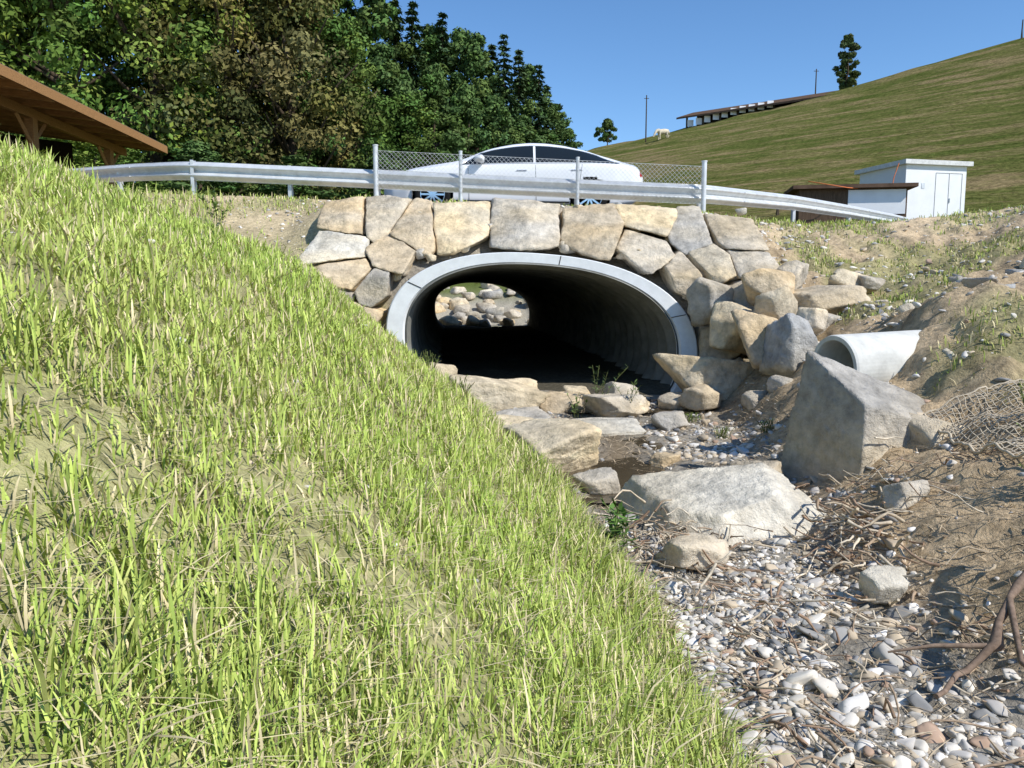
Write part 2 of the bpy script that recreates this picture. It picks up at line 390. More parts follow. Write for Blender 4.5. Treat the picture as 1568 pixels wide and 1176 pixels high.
for i in range(130):
    x=rr.uniform(-2.6,3.3);z=rr.uniform(-.3,1.22)
    if inarch(x-xc(10),z,1.08): continue
    s=rr.uniform(.07,.18)
    boulder(mb,(x,float(yh(x,z))+.10,z),(s,s,s*.8),rr.uniform(0,3),900+i,sub=3)
mb.build('headwall_rocks',[M_rock])
BL=[
(2.42,9.15,-1.05,1.0,.7,.62,.2,1,.1),(3.05,8.55,-.66,.62,.5,.66,.5,6,.2),(2.78,8.85,-.55,.45,.45,.66,.1,0,-.2),(3.10,9.55,.05,.6,.5,.52,.3,0,.1),
(3.72,9.45,-.14,.95,.6,.42,.2,2,-.1),(2.62,9.45,-.42,.55,.5,.6,.8,1,0),(4.1,9.0,-.25,.4,.32,.22,.3,5,0),(2.45,9.75,-.1,.5,.4,.5,.4,3,0),
(3.45,9.0,-.38,.5,.4,.35,.9,4,0),(3.5,10.0,.2,.45,.4,.35,.9,2,0),(2.65,8.4,-1.15,.35,.3,.22,.3,4,0),(3.45,8.1,-.75,.4,.35,.25,.3,5,0),
(3.05,9.15,-.18,.5,.4,.42,.7,1,.2),(3.85,8.5,-.50,.42,.36,.3,.2,3,0),(2.15,8.75,-1.18,.42,.36,.26,.9,2,0),(3.3,8.7,-.30,.38,.3,.34,1.2,4,.2),(4.2,9.9,.10,.55,.4,.3,.3,1,0),
(2.85,5.15,-1.02,.42,.42,.34,.1,4,0),(2.62,5.9,-1.0,.5,.4,.3,.1,5,0),
(1.0,4.15,-1.42,.36,.26,.18,.5,4,.1),(1.75,5.5,-1.3,.4,.35,.2,.5,2,.1),
(1.72,3.55,-1.36,.19,.14,.15,.1,5,0),(.30,6.3,-1.27,.62,.95,.42,.5,1,.0),(.02,7.1,-1.3,.6,.7,.3,.3,1,0),(-.35,8.7,-1.15,1.05,.7,.42,.3,1,.1),
(.55,8.9,-1.3,.55,.45,.28,.1,0,0),(1.15,8.7,-1.27,.75,.6,.36,.5,4,0),(.80,7.7,-1.36,1.0,.6,.2,.2,5,.03),(.05,8.0,-1.34,.7,.5,.2,.4,4,0),
(1.3,9.2,-1.2,.45,.4,.3,.4,2,0),(.0,9.4,-1.2,.6,.4,.35,.4,1,0),(.35,7.35,-1.36,.5,.35,.2,1.1,4,0),(1.6,7.9,-1.3,.45,.35,.2,1.1,3,0),(-1.0,9.6,-1.05,.6,.4,.4,.2,1,0),
(.62,5.5,-1.36,.3,.25,.18,.6,4,0),(1.25,6.3,-1.36,.25,.2,.12,.6,0,0),(.95,5.2,-1.38,.3,.22,.16,.2,4,0),(1.9,8.9,-1.25,.4,.3,.2,.1,2,0),(.75,9.5,-1.25,.4,.3,.22,.1,1,0),
(3.35,5.9,-.50,.26,.2,.12,.1,5,0),(4.4,7.5,-.15,.3,.25,.15,.1,3,0),(5.0,8.5,.1,.3,.25,.12,.1,3,0),(4.4,9.8,.1,.4,.35,.2,.1,3,0),
(2.25,4.4,-1.14,.24,.18,.14,.4,4,0)]
mb=MB()
for i,b in enumerate(BL): boulder(mb,b[:3],b[3:6],b[6],300+i,TAN[b[7]],5 if b[3]>.55 else 4,9,b[8],60)
for i in range(26):
    x=rr.uniform(2.8,6.0);y=rr.uniform(7.4,11.2);s=rr.uniform(.07,.24)
    boulder(mb,(x,y,float(H(x,y))+s*.05),(s*1.3,s,s*.7),rr.uniform(0,3),1200+i,sub=3)
# broad pale slab lying in the bed
block(mb,(1.42,4.9,-1.42),[(-.14,-.16,1,.20),(.40,-.30,1,.285),(-1,-.3,.45,.50),(1,.35,.25,.46),(.1,1,.2,.36),(.25,-1,.5,.33),(-.7,-1,.5,.44),(0,0,-1,.3)],.05,41,TAN[5],.6)
# split block leaning under the drain pipe: shaded vertical left face, bright slope on top
block(mb,(2.50,5.40,-1.08),[(-1,-.42,.12,.36),(.42,-.42,1,.36),(.30,-1,.10,.30),(1,-.15,.25,.52),(0,1,.1,.28),(0,0,-1,.5)],.0,47,TAN[3],.5)
mb.build('stream_boulders',[M_rock])
mb=MB()
for i in range(90):
    y=rr.uniform(29.2,36);x=xc(y)+rr.uniform(-4,4);s=rr.uniform(.3,1.0)
    boulder(mb,(x,y,float(H(x,y))+s*.15),(s,s*.8,s*.6),rr.uniform(0,3),500+i,sub=3)
mb.build('upstream_boulders',[M_rock])
# ------------------------------------------------------------ pebbles
protoS=[];protoB=[]
for k in range(12):
    r=np.random.default_rng(700+k)
    for sub,lst in ((2,protoS),(3,protoB)):
        d,f=ICO[sub];N=r.normal(size=(10,3));N/=np.linalg.norm(N,axis=1)[:,None]
        v=d*planes_r(d,N,r.uniform(.75,1.1,10),10)[:,None];v=np.clip(v,-1.4,1.4)*np.array([1,.78,.52]);lst.append((v,f))
def scatter(mb,x,y,s,proto,cols,rng,sink=.25):
    z=H(x,y);K=rng.integers(len(proto),size=len(x))
    for k in range(len(proto)):
        m=np.where(K==k)[0]
        if not len(m): continue
        v,f=proto[k];n=len(m)
        a=rng.uniform(0,6.28,n);t=rng.normal(0,.35,n);ca,sa,ct,st_=np.cos(a)[:,None],np.sin(a)[:,None],np.cos(t)[:,None],np.sin(t)[:,None]
        sx=s[m]*rng.uniform(.8,1.35,n)
        vx=v[None,:,0]*sx[:,None];vy=v[None,:,1]*s[m][:,None];vz=v[None,:,2]*(s[m]*rng.uniform(.7,1.2,n))[:,None]
        vx,vz=vx*ct-vz*st_,vx*st_+vz*ct
        vx,vy=vx*ca-vy*sa,vx*sa+vy*ca
        Vv=np.stack([vx+x[m][:,None],vy+y[m][:,None],vz+(z[m]+s[m]*.35-sink*s[m])[:,None]],-1)
        Fv=f[None]+(np.arange(n)*len(v))[:,None,None]
        mb.add(Vv.reshape(-1,3),Fv.reshape(-1,3),0,np.repeat(cols[m],len(v),0),True)
def pebcol(n,rng,w=1.0):
    pal=np.array([(.64,.60,.53),(.52,.49,.45),(.35,.34,.32),(.72,.67,.58),(.54,.45,.33),(.24,.24,.24),(.42,.30,.22),(.78,.75,.70)])
    c=pal[rng.choice(8,size=n,p=[.2,.2,.12,.15,.14,.06,.04,.09])]
    return c*(.85+.3*rng.random((n,1)))*w
mb=MB();rg=np.random.default_rng(3)
def addpeb(n,x0,x1,y0,y1,s0,s1,maskf,big=.04,w=1,pw=3):
    x=rg.uniform(x0,x1,n);y=rg.uniform(y0,y1,n);k=rg.random(n)<maskf(x,y);x=x[k];y=y[k]
    s=s0+(s1-s0)*rg.random(len(x))**pw
    c=pebcol(len(x),rg,w);b=s>big
    scatter(mb,x[~b],y[~b],s[~b],protoS,c[~b],rg);scatter(mb,x[b],y[b],s[b],protoB,c[b],rg)
bedm=lambda x,y:sst(-.15,.1,x-XL(y))*sst(.35,-.05,x-XR(y))
patch=lambda x,y:.22+.78*sst(-.25,.2,fbm(x*2.2,y*2.2,0,3,77))
addpeb(14000,.4,2.3,1.6,5.0,.006,.027,lambda x,y:bedm(x,y)*patch(x,y),.022)
addpeb(260,.4,2.3,1.6,5.0,.025,.05,lambda x,y:bedm(x,y),.03,pw=1.5)
addpeb(6000,-.6,2.6,5.0,9.6,.010,.045,lambda x,y:bedm(x,y)*(.10+.6*(np.abs(x-.85)>.36))*patch(x,y),.05,.95)
addpeb(6000,1.8,6,2.0,13,.008,.045,lambda x,y:sst(0,.2,x-XR(y))*(.20+.8*sst(-.1,.4,fbm(x*1.5,y*1.5,0,3,71))),.05,1)
addpeb(1600,-5,4,10.8,13.6,.010,.035,lambda x,y:.7+0*x,.06,1.05)
addpeb(4500,6.0,12,10,15,.012,.04,lambda x,y:np.exp(-((x-9)/1.8)**2-((y-12.2)/1.6)**2),.08,1.0)
addpeb(900,-5,.7,.6,9,.006,.022,lambda x,y:sst(.0,.2,XL(y)-x)*.6,.03,1)
mb.build('gravel',[M_peb])
# ------------------------------------------------------------ grass
def blades(mb,x,y,Ln,Wd,col,rng,lean=.5,flat=0.0):
    n=len(x);z=H(x,y)-.008
    a=rng.uniform(0,6.28,n);le=np.clip(rng.gamma(2.0,lean/2,n),0,1.6)
    dx,dy=np.cos(a),np.sin(a);pxn,pyn=-dy,dx
    vs=[]
    for t,wk in zip([0,.5,.8,1.0],[.75,1,.7,0]):
        out=Ln*le*t**1.7*.75;up=Ln*(t-.33*le*t*t)*(1-flat)+flat*.01
        cx=x+dx*out;cy=y+dy*out;cz=z+up
        if wk>0:
            w=Wd*wk*.5
            vs.append(np.stack([cx-pxn*w,cy-pyn*w,cz],1));vs.append(np.stack([cx+pxn*w,cy+pyn*w,cz],1))
        else: vs.append(np.stack([cx,cy,cz],1))
    Vv=np.stack(vs,1)
    o=(np.arange(n)*7)[:,None]
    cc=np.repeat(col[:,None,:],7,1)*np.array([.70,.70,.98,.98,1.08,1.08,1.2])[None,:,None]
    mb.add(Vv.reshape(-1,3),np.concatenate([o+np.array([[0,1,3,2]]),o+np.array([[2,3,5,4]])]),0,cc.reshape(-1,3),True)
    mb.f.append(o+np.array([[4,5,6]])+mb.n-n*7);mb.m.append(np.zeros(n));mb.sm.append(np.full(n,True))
def grasscol(n,rng,x,y,dry=.12,br=1.0):
    pal=np.array([(.37,.49,.10),(.45,.56,.13),(.26,.39,.07),(.54,.59,.19)])
    c=pal[rng.choice(4,size=n,p=[.35,.3,.2,.15])]*(.8+.4*rng.random((n,1)))*br
    m=(.5+.5*fbm(x*.7,y*.7,0,3,81))[:,None];c=c*(1-.35*m)+.35*m*np.array([.58,.55,.22])
    k=rng.random(n)<dry;c[k]=np.array([.72,.62,.38])*(.7+.45*rng.random((k.sum(),1)))
    return c
g=np.random.default_rng(21);mb=MB()
N=440000
r=.30+13.6*g.random(N)**.97;a=g.uniform(-1.0,.75,N)
x=r*np.sin(a);y=r*np.cos(a)
cl=fbm(x*4.5,y*4.5,0,2,91)+.5*fbm(x*13,y*13,0,1,93)
k=(g.random(N)<gmaskL(x,y)*(.35+.65*sst(-.6,.1,cl))*(.8+.2*sst(-.5,.1,fbm(x*.8,y*.8,0,2,95))))&(x>-9)
x,y,r,cl=x[k],y[k],r[k],cl[k]
Ln=(.034+.075*g.random(len(x))**1.4)*(1+.45*np.clip(cl,-.6,.9))*(1+.25*fbm(x*.6,y*.6,0,2,97));Wd=.0024+.0008*r+.0014*g.random(len(x))
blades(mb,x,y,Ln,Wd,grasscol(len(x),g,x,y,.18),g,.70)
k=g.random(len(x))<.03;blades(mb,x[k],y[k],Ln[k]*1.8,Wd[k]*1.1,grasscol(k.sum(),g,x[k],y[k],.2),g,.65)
n=11000;y2=g.uniform(1.2,9.8,n);x2=XL(y2)-np.abs(g.normal(0,.22,n))-.02
blades(mb,x2,y2,.08+.13*g.random(n),.0035+.0008*y2,grasscol(n,g,x2,y2,.3,.85),g,.7)
n=7000;x2=g.uniform(-9,-4.4,n);y2=g.uniform(5,13.0,n)
blades(mb,x2,y2,.12+.2*g.random(n)**2,.005+.0008*y2,grasscol(n,g,x2,y2,.2),g,.4)
mb.build('grass_bank',[M_grass])
mb=MB()
N=80000;x,y=g.uniform(1.9,11,N),g.uniform(2,14,N);k=g.random(N)<gmaskR(x,y)*sst(-.35,.3,fbm(x*4,y*4,0,2,98));x,y=x[k],y[k]
blades(mb,x,y,.03+.07*g.random(len(x))**1.5,.004+.0008*y,grasscol(len(x),g,x,y,.25,.8),g,.55)
N=36000;x,y=g.uniform(-9,13,N),g.uniform(11.9,14.6,N);k=g.random(N)<gmaskV(x,y);x,y=x[k],y[k]
blades(mb,x,y,.04+.08*g.random(len(x))**1.5,.013+0*y,grasscol(len(x),g,x,y,.25,.9),g,.5)
mb.build('verge_grass',[M_grass])
mb=MB();n=34000;r=.4+8*g.random(n);a=g.uniform(-1.1,.7,n);x=r*np.sin(a);y=r*np.cos(a);k=(XL(y)-x>-.15);x,y=x[k],y[k];n=len(x)
c=np.array([.72,.62,.38])*(.55+.6*g.random((n,1)))
blades(mb,x,y,.04+.08*g.random(n),.0022+.0006*r[k],c,g,2.4,.82)
n=7000;x,y=g.uniform(.5,2.8,n),g.uniform(1.8,9,n);c=np.array([.54,.43,.29])*(.45+.8*g.random((n,1)))
blades(mb,x,y,.04+.11*g.random(n),.0035+.0004*y,c,g,2.2,.7)
mb.build('dry_straw',[M_grass])
# ------------------------------------------------------------ driftwood
mb=MB();r=np.random.default_rng(8)
def stick(c,L,az,el,rad,col,bend=.15):
    n=6;t=np.linspace(-.5,.5,n);d=np.array([math.cos(az)*math.cos(el),math.sin(az)*math.cos(el),math.sin(el)])
    s=np.cross(d,[0,0,1]);b=r.normal(0,bend,2)
    P_=np.array(c)+t[:,None]*L*d+(np.cos(t*3)[:,None]*b[0]*s*L+np.sin(t*5+b[1]*9)[:,None]*abs(b[1])*L*np.array([0,0,.6]))
    P_=P_+r.normal(0,.012*L,(n,3));tube(mb,P_,rad*np.linspace(1,.45,n)*(1+.15*r.normal(size=n)),5,0,col)
def pile(n,cx,cy,sx,sy,h,L0,L1,r0,r1):
    X_=r.normal(cx,sx,n);Y_=r.normal(cy,sy,n);Z_=H(X_,Y_)
    for i in range(n):
        c=np.array([(.40,.30,.21),(.53,.44,.32),(.32,.22,.15),(.60,.52,.40)][r.integers(4)])*r.uniform(.7,1.2)
        stick((X_[i],Y_[i],Z_[i]+abs(r.normal(0,h))+.01),r.uniform(L0,L1),r.uniform(0,6.28),r.normal(0,.25),r.uniform(r0,r1),c)
pile(130,.95,4.45,.16,.25,.06,.08,.36,.0025,.010)
pile(90,1.85,4.1,.13,.3,.08,.10,.34,.003,.011)
pile(90,1.75,2.9,.35,.5,.03,.06,.28,.0025,.007)
pile(110,.95,2.7,.18,.7,.02,.06,.32,.0025,.007)
pile(70,1.25,3.4,.3,.3,.02,.05,.25,.0025,.008)
pile(60,2.2,4.6,.2,.3,.04,.06,.3,.003,.008)
mb.build('driftwood',[M_wood])
mb=MB()
t=np.linspace(0,1,16);Q0=np.array([[2.35,3.35,-.95],[2.15,3.12,-1.10],[1.95,2.98,-1.20],[1.82,2.82,-1.30],[1.68,2.76,-1.38],[1.48,2.62,-1.42]])
Q=np.stack([np.interp(t*5,np.arange(6),Q0[:,k]) for k in range(3)],1)+np.random.default_rng(2).normal(0,.008,(16,3))
tube(mb,Q,.026*(1-.6*t)*(1+.2*np.random.default_rng(3).normal(size=16)),9,0,(.22,.16,.12))
tube(mb,[Q[6],[1.8,2.65,-1.3],[1.86,2.5,-1.36]],[.014,.010,.005],6,0,(.22,.16,.12));tube(mb,[Q[9],[1.6,2.85,-1.33],[1.45,2.9,-1.38]],[.012,.008,.004],6,0,(.26,.19,.14))
mb.build('fallen_branch',[M_wood])
def weed(name,x,y,h,n,rng,col=(.10,.17,.04),leaf=.035):
    mb=MB();z=float(H(x,y))
    for i in range(n):
        a=rng.uniform(0,6.28);le=rng.uniform(.1,.6);L=h*rng.uniform(.6,1)
        t=np.linspace(0,1,5);P_=np.stack([x+rng.normal(0,.03)+math.cos(a)*le*L*t**1.5,y+rng.normal(0,.03)+math.sin(a)*le*L*t**1.5,z+L*t*(1-.2*le*t)],1)
        tube(mb,P_,.003,3,0,(.14,.16,.06),cap=False)
        for q in range(int(L/.025)):
            s=rng.uniform(.2,1);p=np.array([np.interp(s,t,P_[:,k]) for k in range(3)])
            d=rng.normal(size=3);d[2]=abs(d[2])*.5;d/=np.linalg.norm(d);w=np.cross(d,[0,0,1]);w/=np.linalg.norm(w)+1e-6
            l=leaf*rng.uniform(.6,1.4)
            mb.add([p,p+d*l*.5+w*l*.2,p+d*l,p+d*l*.5-w*l*.2],[[0,1,2,3]],0,np.array(col)*rng.uniform(.6,1.6))
    return mb.build(name,[M_grass])
r=np.random.default_rng(77)
weed('weed_plant',.62,4.35,.34,9,r,(.11,.20,.05),.07)
weed('weed_plant',.95,8.8,.55,5,r,(.11,.16,.06),.05);weed('weed_plant',1.3,8.6,.5,6,r,(.13,.19,.06),.05);weed('weed_plant',.7,8.5,.3,6,r,(.15,.20,.07),.05)
weed('weed_plant',-4.4,11.9,.75,5,r,(.13,.19,.06),.09)
for (x,y,h) in ((2.0,7.4,.14),(2.3,7.0,.14),(1.9,8.2,.12),(2.9,7.4,.2),(3.3,7.9,.2),(3.0,4.4,.2),(3.15,4.7,.25),(2.7,3.9,.18),(-5.6,8.6,.35),(-6.2,9.5,.4),(-.5,7.6,.3),(-.9,8.6,.35)):
    weed('grass_tuft',x,y,h,26,r,(.26,.36,.09),.02)
# ------------------------------------------------------------ erosion net
mb=MB();M_net=mat('coir_net',(.56,.48,.36),var=0,diffuse=True)
nu,nv=60,62
U_,W_=np.meshgrid(np.arange(nu+1)/nu,np.arange(nv+1)/nv,indexing='ij')
GX=2.78+U_*1.9+.20*W_-.12*np.sin(W_*3);GY=5.25-W_*2.0-.1*U_
G=np.stack([GX,GY,H(GX,GY)+.035+.03*np.sin(U_*9+W_*4)],-1)+np.random.default_rng(1).normal(0,.004,(nu+1,nv+1,3))
for i in range(nu+1): tube(mb,G[i],.0035,3,0,cap=False)
for j in range(nv+1): tube(mb,G[:,j],.0035,3,0,cap=False)
tube(mb,G[0],.009,5);tube(mb,G[:,0],.008,5)
mb.build('erosion_net',[M_net])
# ------------------------------------------------------------ drain pipe
mb=MB();d=np.array([.93,.32,.03]);d/=np.linalg.norm(d);o=np.array([2.56,6.25,-.60]);a=np.cross(d,[0,0,1]);a/=np.linalg.norm(a);b=np.cross(a,d)
th=np.arange(56)*2*np.pi/56
V=[o+d*l+R_*(np.cos(th)[:,None]*a+np.sin(th)[:,None]*b) for l,R_ in [(1.3,.262),(.02,.262),(0,.255),(0,.222),(.02,.215),(1.28,.215)]]
ff=[[i*56+j,i*56+(j+1)%56,(i+1)*56+(j+1)%56,(i+1)*56+j] for i in range(5) for j in range(56)]
mb.add(np.concatenate(V),ff,0,smooth=False)
mb.add(V[5],[list(range(56))],1)  # near-black disc closing the bore, painted stand-in for the shade inside the pipe
mb.build('concrete_drain_pipe',[M_pipe,M_dark])
# ------------------------------------------------------------ guard rail
gr_=empty('guard_rail')
path=np.array([[-11.5,17.6,2.62],[-9.2,16.3,2.46],[-7.0,14.7,2.32],[-5.5,13.65,2.20],[-2.3,13.6,2.05],[0,13.6,1.94],[3.3,13.6,1.80],[6.0,17.0,2.03],[8.4,19.9,2.14],[11.0,23.0,2.22],[14.4,27,2.22]])
def wbeam(path,name,parent):
    mb=MB();t=np.linspace(-.155,.155,33)
    prof=-.04*np.cos(t/.155*2*np.pi)
    seg=np.linalg.norm(np.diff(path[:,:2],axis=0),axis=1);cum=np.r_[0,np.cumsum(seg)]
    q=np.arange(0,cum[-1],.25);PP=np.stack([np.interp(q,cum,path[:,k]) for k in range(3)],1)
    for _ in range(2): PP[1:-1]=(PP[:-2]+2*PP[1:-1]+PP[2:])/4
    T=np.gradient(PP,axis=0);T/=np.linalg.norm(T,axis=1)[:,None];Nn=np.stack([T[:,1],-T[:,0],0*T[:,0]],1);Nn/=np.linalg.norm(Nn,axis=1)[:,None]
    V=PP[:,None,:]+Nn[:,None,:]*prof[None,:,None]+np.array([0,0,1])[None,None,:]*(t[None,:,None]-.155)
    n,m=len(PP),len(t);I=np.arange(n*m).reshape(n,m);f=np.stack([I[:-1,:-1],I[1:,:-1],I[1:,1:],I[:-1,1:]],-1).reshape(-1,4)
    mb.add(V.reshape(-1,3),f,0,smooth=True)
    for k in range(6,len(PP)-2,16):
        for dz in (-.075,-.235):
            p=PP[k]+Nn[k]*.045+np.array([0,0,dz]);tube(mb,[p-Nn[k]*.01,p+Nn[k]*.012],.014,6)
    return mb.build(name,[M_galv],parent)
wbeam(path,'w_beam',gr_)
mb=MB()
for (x,y,zt) in [(-9.4,16.45,2.47),(-5.42,13.7,2.22),(-3.78,13.72,2.13),(-2.28,13.72,2.06),(-.88,13.72,2.0),(1.1,13.72,1.9),(3.2,13.72,1.8),(6.0,17.1,2.03),(8.4,20,2.14),(11,23.1,2.2),(-7.3,15.0,2.33)]:
    z0=float(H(x,y))-.2
    box(mb,(x-.028,y+.02,(z0+zt)/2),(.006,.10,zt-z0));box(mb,(x+.003,y-.033,(z0+zt)/2),(.056,.006,zt-z0));box(mb,(x+.003,y+.073,(z0+zt)/2),(.056,.006,zt-z0))
mb.build('posts',[M_galv],gr_)
cf=empty('chain_link_fence');mb=MB();FP=[(-2.28,2.42),(-.86,2.32),(1.1,2.22),(3.22,2.16)]
yF=13.52
for x,zt in FP:
    z0=float(H(x,yF))-.2;w=.030 if x not in(-2.28,3.22) else .042
    tube(mb,[[x,yF,z0],[x,yF,zt]],w,14);tube(mb,[[x,yF,zt],[x,yF,zt+.02]],w*1.15,14)
mb.build('fence_posts',[M_galv],cf)
mb=MB()
def zt_(x): return np.interp(x,[-2.28,3.22],[2.34,2.08])
def zb_(x): return zt_(x)-.62
h=.62;sp=.075;x0,x1=-2.26,3.20
for s in np.arange(x0-h,x1,sp):
    for dr in (1,-1):
        a_,b_=s,s+h
        za,zb2=(0,h) if dr==1 else (h,0)
        lo,hi=max(a_,x0),min(b_,x1)
        if hi-lo<.02: continue
        pa=za+(zb2-za)*(lo-a_)/h;pb=za+(zb2-za)*(hi-a_)/h
        tube(mb,[[lo,yF-.035,zb_(lo)+pa],[hi,yF-.037-.002*dr,zb_(hi)+pb]],.0027,3,cap=False)
for o_ in (0,h*.5,h): tube(mb,[[x0,yF-.033,zb_(x0)+o_],[x1,yF-.033,zb_(x1)+o_]],.0035,4)
mb.build('wire_mesh',[M_galv],cf)
# ------------------------------------------------------------ car
car=empty('parked_car',(.0,16.5,1.50));car.rotation_euler=(0,math.radians(.9),math.radians(1.5));car.scale=(1.03,1.0,1.0)
M_paint=mat('white_car_paint',(.82,.83,.84),.25,var=0,coat=.4)
M_glass=mat('car_glass',(.012,.016,.018),.06,var=.0,spec=.6)
M_rub=mat('rubber',(.02,.02,.02),var=0,diffuse=True);M_chr=mat('chrome',(.75,.76,.78),.15,1,var=0);M_tail=mat('tail_lamp',(.35,.02,.02),.2,var=0);M_head=mat('head_lamp',(.5,.52,.55),.1,.3,var=0)
CX=np.linspace(-2.48,2.48,240);NC=240
def ci(x,pts):
    pts=np.array(pts);return np.interp(x,pts[:,0],pts[:,1])
def smo(a,n=4):
    for _ in range(n): a=np.r_[a[0],(a[:-2]+2*a[1:-1]+a[2:])/4,a[-1]]
    return a
top=smo(ci(CX,[(-2.48,.58),(-2.42,.66),(-2.25,.76),(-1.9,.87),(-1.4,.96),(-1.05,1.03),(-.75,1.17),(-.4,1.31),(0,1.40),(.3,1.435),(.6,1.43),(.95,1.385),(1.35,1.29),(1.75,1.17),(2.1,1.06),(2.35,1.01),(2.43,.98),(2.48,.86)]),14)
belt=smo(ci(CX,[(-2.48,.52),(-2.3,.68),(-1.9,.80),(-1.4,.88),(-1.05,.91),(0,.945),(1,.975),(1.7,1.00),(2.1,.99),(2.35,.95),(2.48,.80)]),10)
hw=smo(ci(CX,[(-2.48,.50),(-2.42,.66),(-2.3,.78),(-2.0,.90),(-1.5,.955),(0,.965),(1.4,.975),(1.9,.93),(2.25,.85),(2.42,.76),(2.48,.66)]),5)
bot=smo(ci(CX,[(-2.48,.34),(-2.3,.20),(-1.9,.18),(1.9,.18),(2.3,.26),(2.48,.42)]),5)
belt=np.minimum(belt,top-.02)
secs=[]
for i,x in enumerate(CX):
    W=hw[i];T_=top[i];B_=belt[i];zb=bot[i];m=zb+(B_-zb)*.28
    ew=W*.955-(T_-B_)*.66-.10*(1 if T_-B_<.2 else max(0,1-(T_-B_-.2)*8));ez=B_+(T_-B_)*.88
    cp=np.array([(0,zb),(W*.6,zb),(W*.93,zb+.03),(W*.985,m),(W,zb+(B_-zb)*.62),(W*.955,B_),(ew,ez),(ew*.62,T_-.012),(0,T_)])
    out=[];res=[3,3,4,5,6,24,6,6]
    for s in range(8):
        p0=cp[max(s-1,0)];p1=cp[s];p2=cp[s+1];p3=cp[min(s+2,8)]
        t=np.linspace(0,1,res[s]+1)[:-1,None]
        if s==5: out.append(p1*(1-t)+p2*t+np.array([.03,.0])*4*t*(1-t)*min(1,(T_-B_)*2))
        else: out.append(.5*((2*p1)+(-p0+p2)*t+(2*p0-5*p1+4*p2-p3)*t*t+(-p0+3*p1-3*p2+p3)*t**3))
    out.append(cp[8:9]);secs.append(np.concatenate(out))
secs=np.array(secs);m=secs.shape[1];NB=24.
right=np.stack([np.repeat(CX[:,None],m,1),-secs[:,:,0],secs[:,:,1]],-1)
left=right[:,::-1].copy();left[:,:,1]*=-1
full=np.concatenate([right,left[:,1:]],1);n,mm=full.shape[:2]
I=np.arange(n*mm).reshape(n,mm);f=np.stack([I[:-1,:-1],I[1:,:-1],I[1:,1:],I[:-1,1:]],-1).reshape(-1,4)
V=full.reshape(-1,3);fc=V[f].mean(1)
jj=np.tile(np.arange(mm-1),n-1);jm=np.where(jj<m-1,jj,2*(m-1)-1-jj)
bs=21
tloc=(jm-bs+.5)/NB
th_=np.interp(fc[:,0],CX,top)-np.interp(fc[:,0],CX,belt)
wlo=.07;whi=.93
lim=np.minimum((fc[:,0]+1.0)/.45,(2.0-fc[:,0])/.55)
win=(jm>=bs)&(jm<bs+24)&(tloc>wlo)&(tloc<np.minimum(whi,wlo+np.clip(lim,0,1)**.7))&(fc[:,0]>-.98)&(fc[:,0]<1.98)&(th_>.10)
win&=~((fc[:,0]>.36)&(fc[:,0]<.41))
ws=(jm>=bs+25)&(fc[:,0]>-1.02)&(fc[:,0]<-.28);rw=(jm>=bs+25)&(fc[:,0]>1.0)&(fc[:,0]<2.05)
mi=np.zeros(len(f),int);mi[win|ws|rw]=1
tl=(fc[:,0]>2.40)&(np.abs(fc[:,1])>.40)&(fc[:,2]>.78)&(fc[:,2]<.90);mi[tl]=2
hl=(fc[:,0]<-2.02)&(np.abs(fc[:,1])>.5)&(fc[:,2]>.60)&(fc[:,2]<.72);mi[hl]=3
WX=(-1.52,1.44)
kill=np.zeros(len(f),bool)
for wx in WX: kill|=((fc[:,0]-wx)**2+(fc[:,2]-.35)**2<.385**2)&(np.abs(fc[:,1])>.6)
mb=MB()
mb.add(V,f[~kill&(mi==0)],0,smooth=True)
for q in (1,2,3):
    s=f[~kill&(mi==q)]
    if len(s): mb.f.append(s);mb.m.append(np.full(len(s),q));mb.sm.append(np.full(len(s),True))
mb.build('body',[M_paint,M_glass,M_tail,M_head],car)
mb=MB()
for wx in WX:
    for sgn in (-1,1):
        t=np.linspace(0,2*np.pi,33);A=np.stack([wx+.385*np.cos(t),np.full(33,sgn*.95),.35+.385*np.sin(t)],1);B=A.copy();B[:,1]=sgn*.6
        mb.add(np.concatenate([A,B]),[[k,k+1,34+k,33+k] for k in range(32)],0)
        mb.add(B[:-1],[list(range(32))],0)
        prof=[(.66,.22),(.67,.33),(.72,.35),(.88,.35),(.93,.33),(.93,.235),(.905,.22)]
        V=np.concatenate([np.stack([wx+R_*np.cos(t[:-1]),np.full(32,sgn*yy_),.35+R_*np.sin(t[:-1])],1) for yy_,R_ in prof])
        mb.add(V,[[a*32+k,a*32+(k+1)%32,(a+1)*32+(k+1)%32,(a+1)*32+k] for a in range(len(prof)-1) for k in range(32)],0,smooth=True)
mb.build('tyres_and_liners',[M_rub],car)
mb=MB()
for wx in WX:
    for sgn in (-1,1):
        for k in range(10):
            M=Matrix.Translation((wx,sgn*.91,.35))@Matrix.Rotation(k*math.pi/5,4,'Y');box(mb,(.115,0,0),(.21,.02,.035),M=M)
        tube(mb,[[wx,sgn*.88,.35],[wx,sgn*.925,.35]],.055,16)
        t=np.linspace(0,2*np.pi,33);tube(mb,np.stack([wx+.225*np.cos(t),np.full(33,sgn*.92),.35+.225*np.sin(t)],1),.012,6,cap=False)
mb.build('rims',[M_chr],car)
mb=MB()
for sgn in (-1,1):
    d_,f_=ICO[3];v=d_*np.array([.12,.13,.075]);v[:,0]*=np.where(v[:,0]>0,.6,1);mb.add(v+np.array([-.62,sgn*1.04,1.02]),f_,0,smooth=True)
    box(mb,(-.60,sgn*.93,.975),(.07,.14,.03))
mb.build('mirrors',[M_paint],car)
mb=MB();mc=MB()
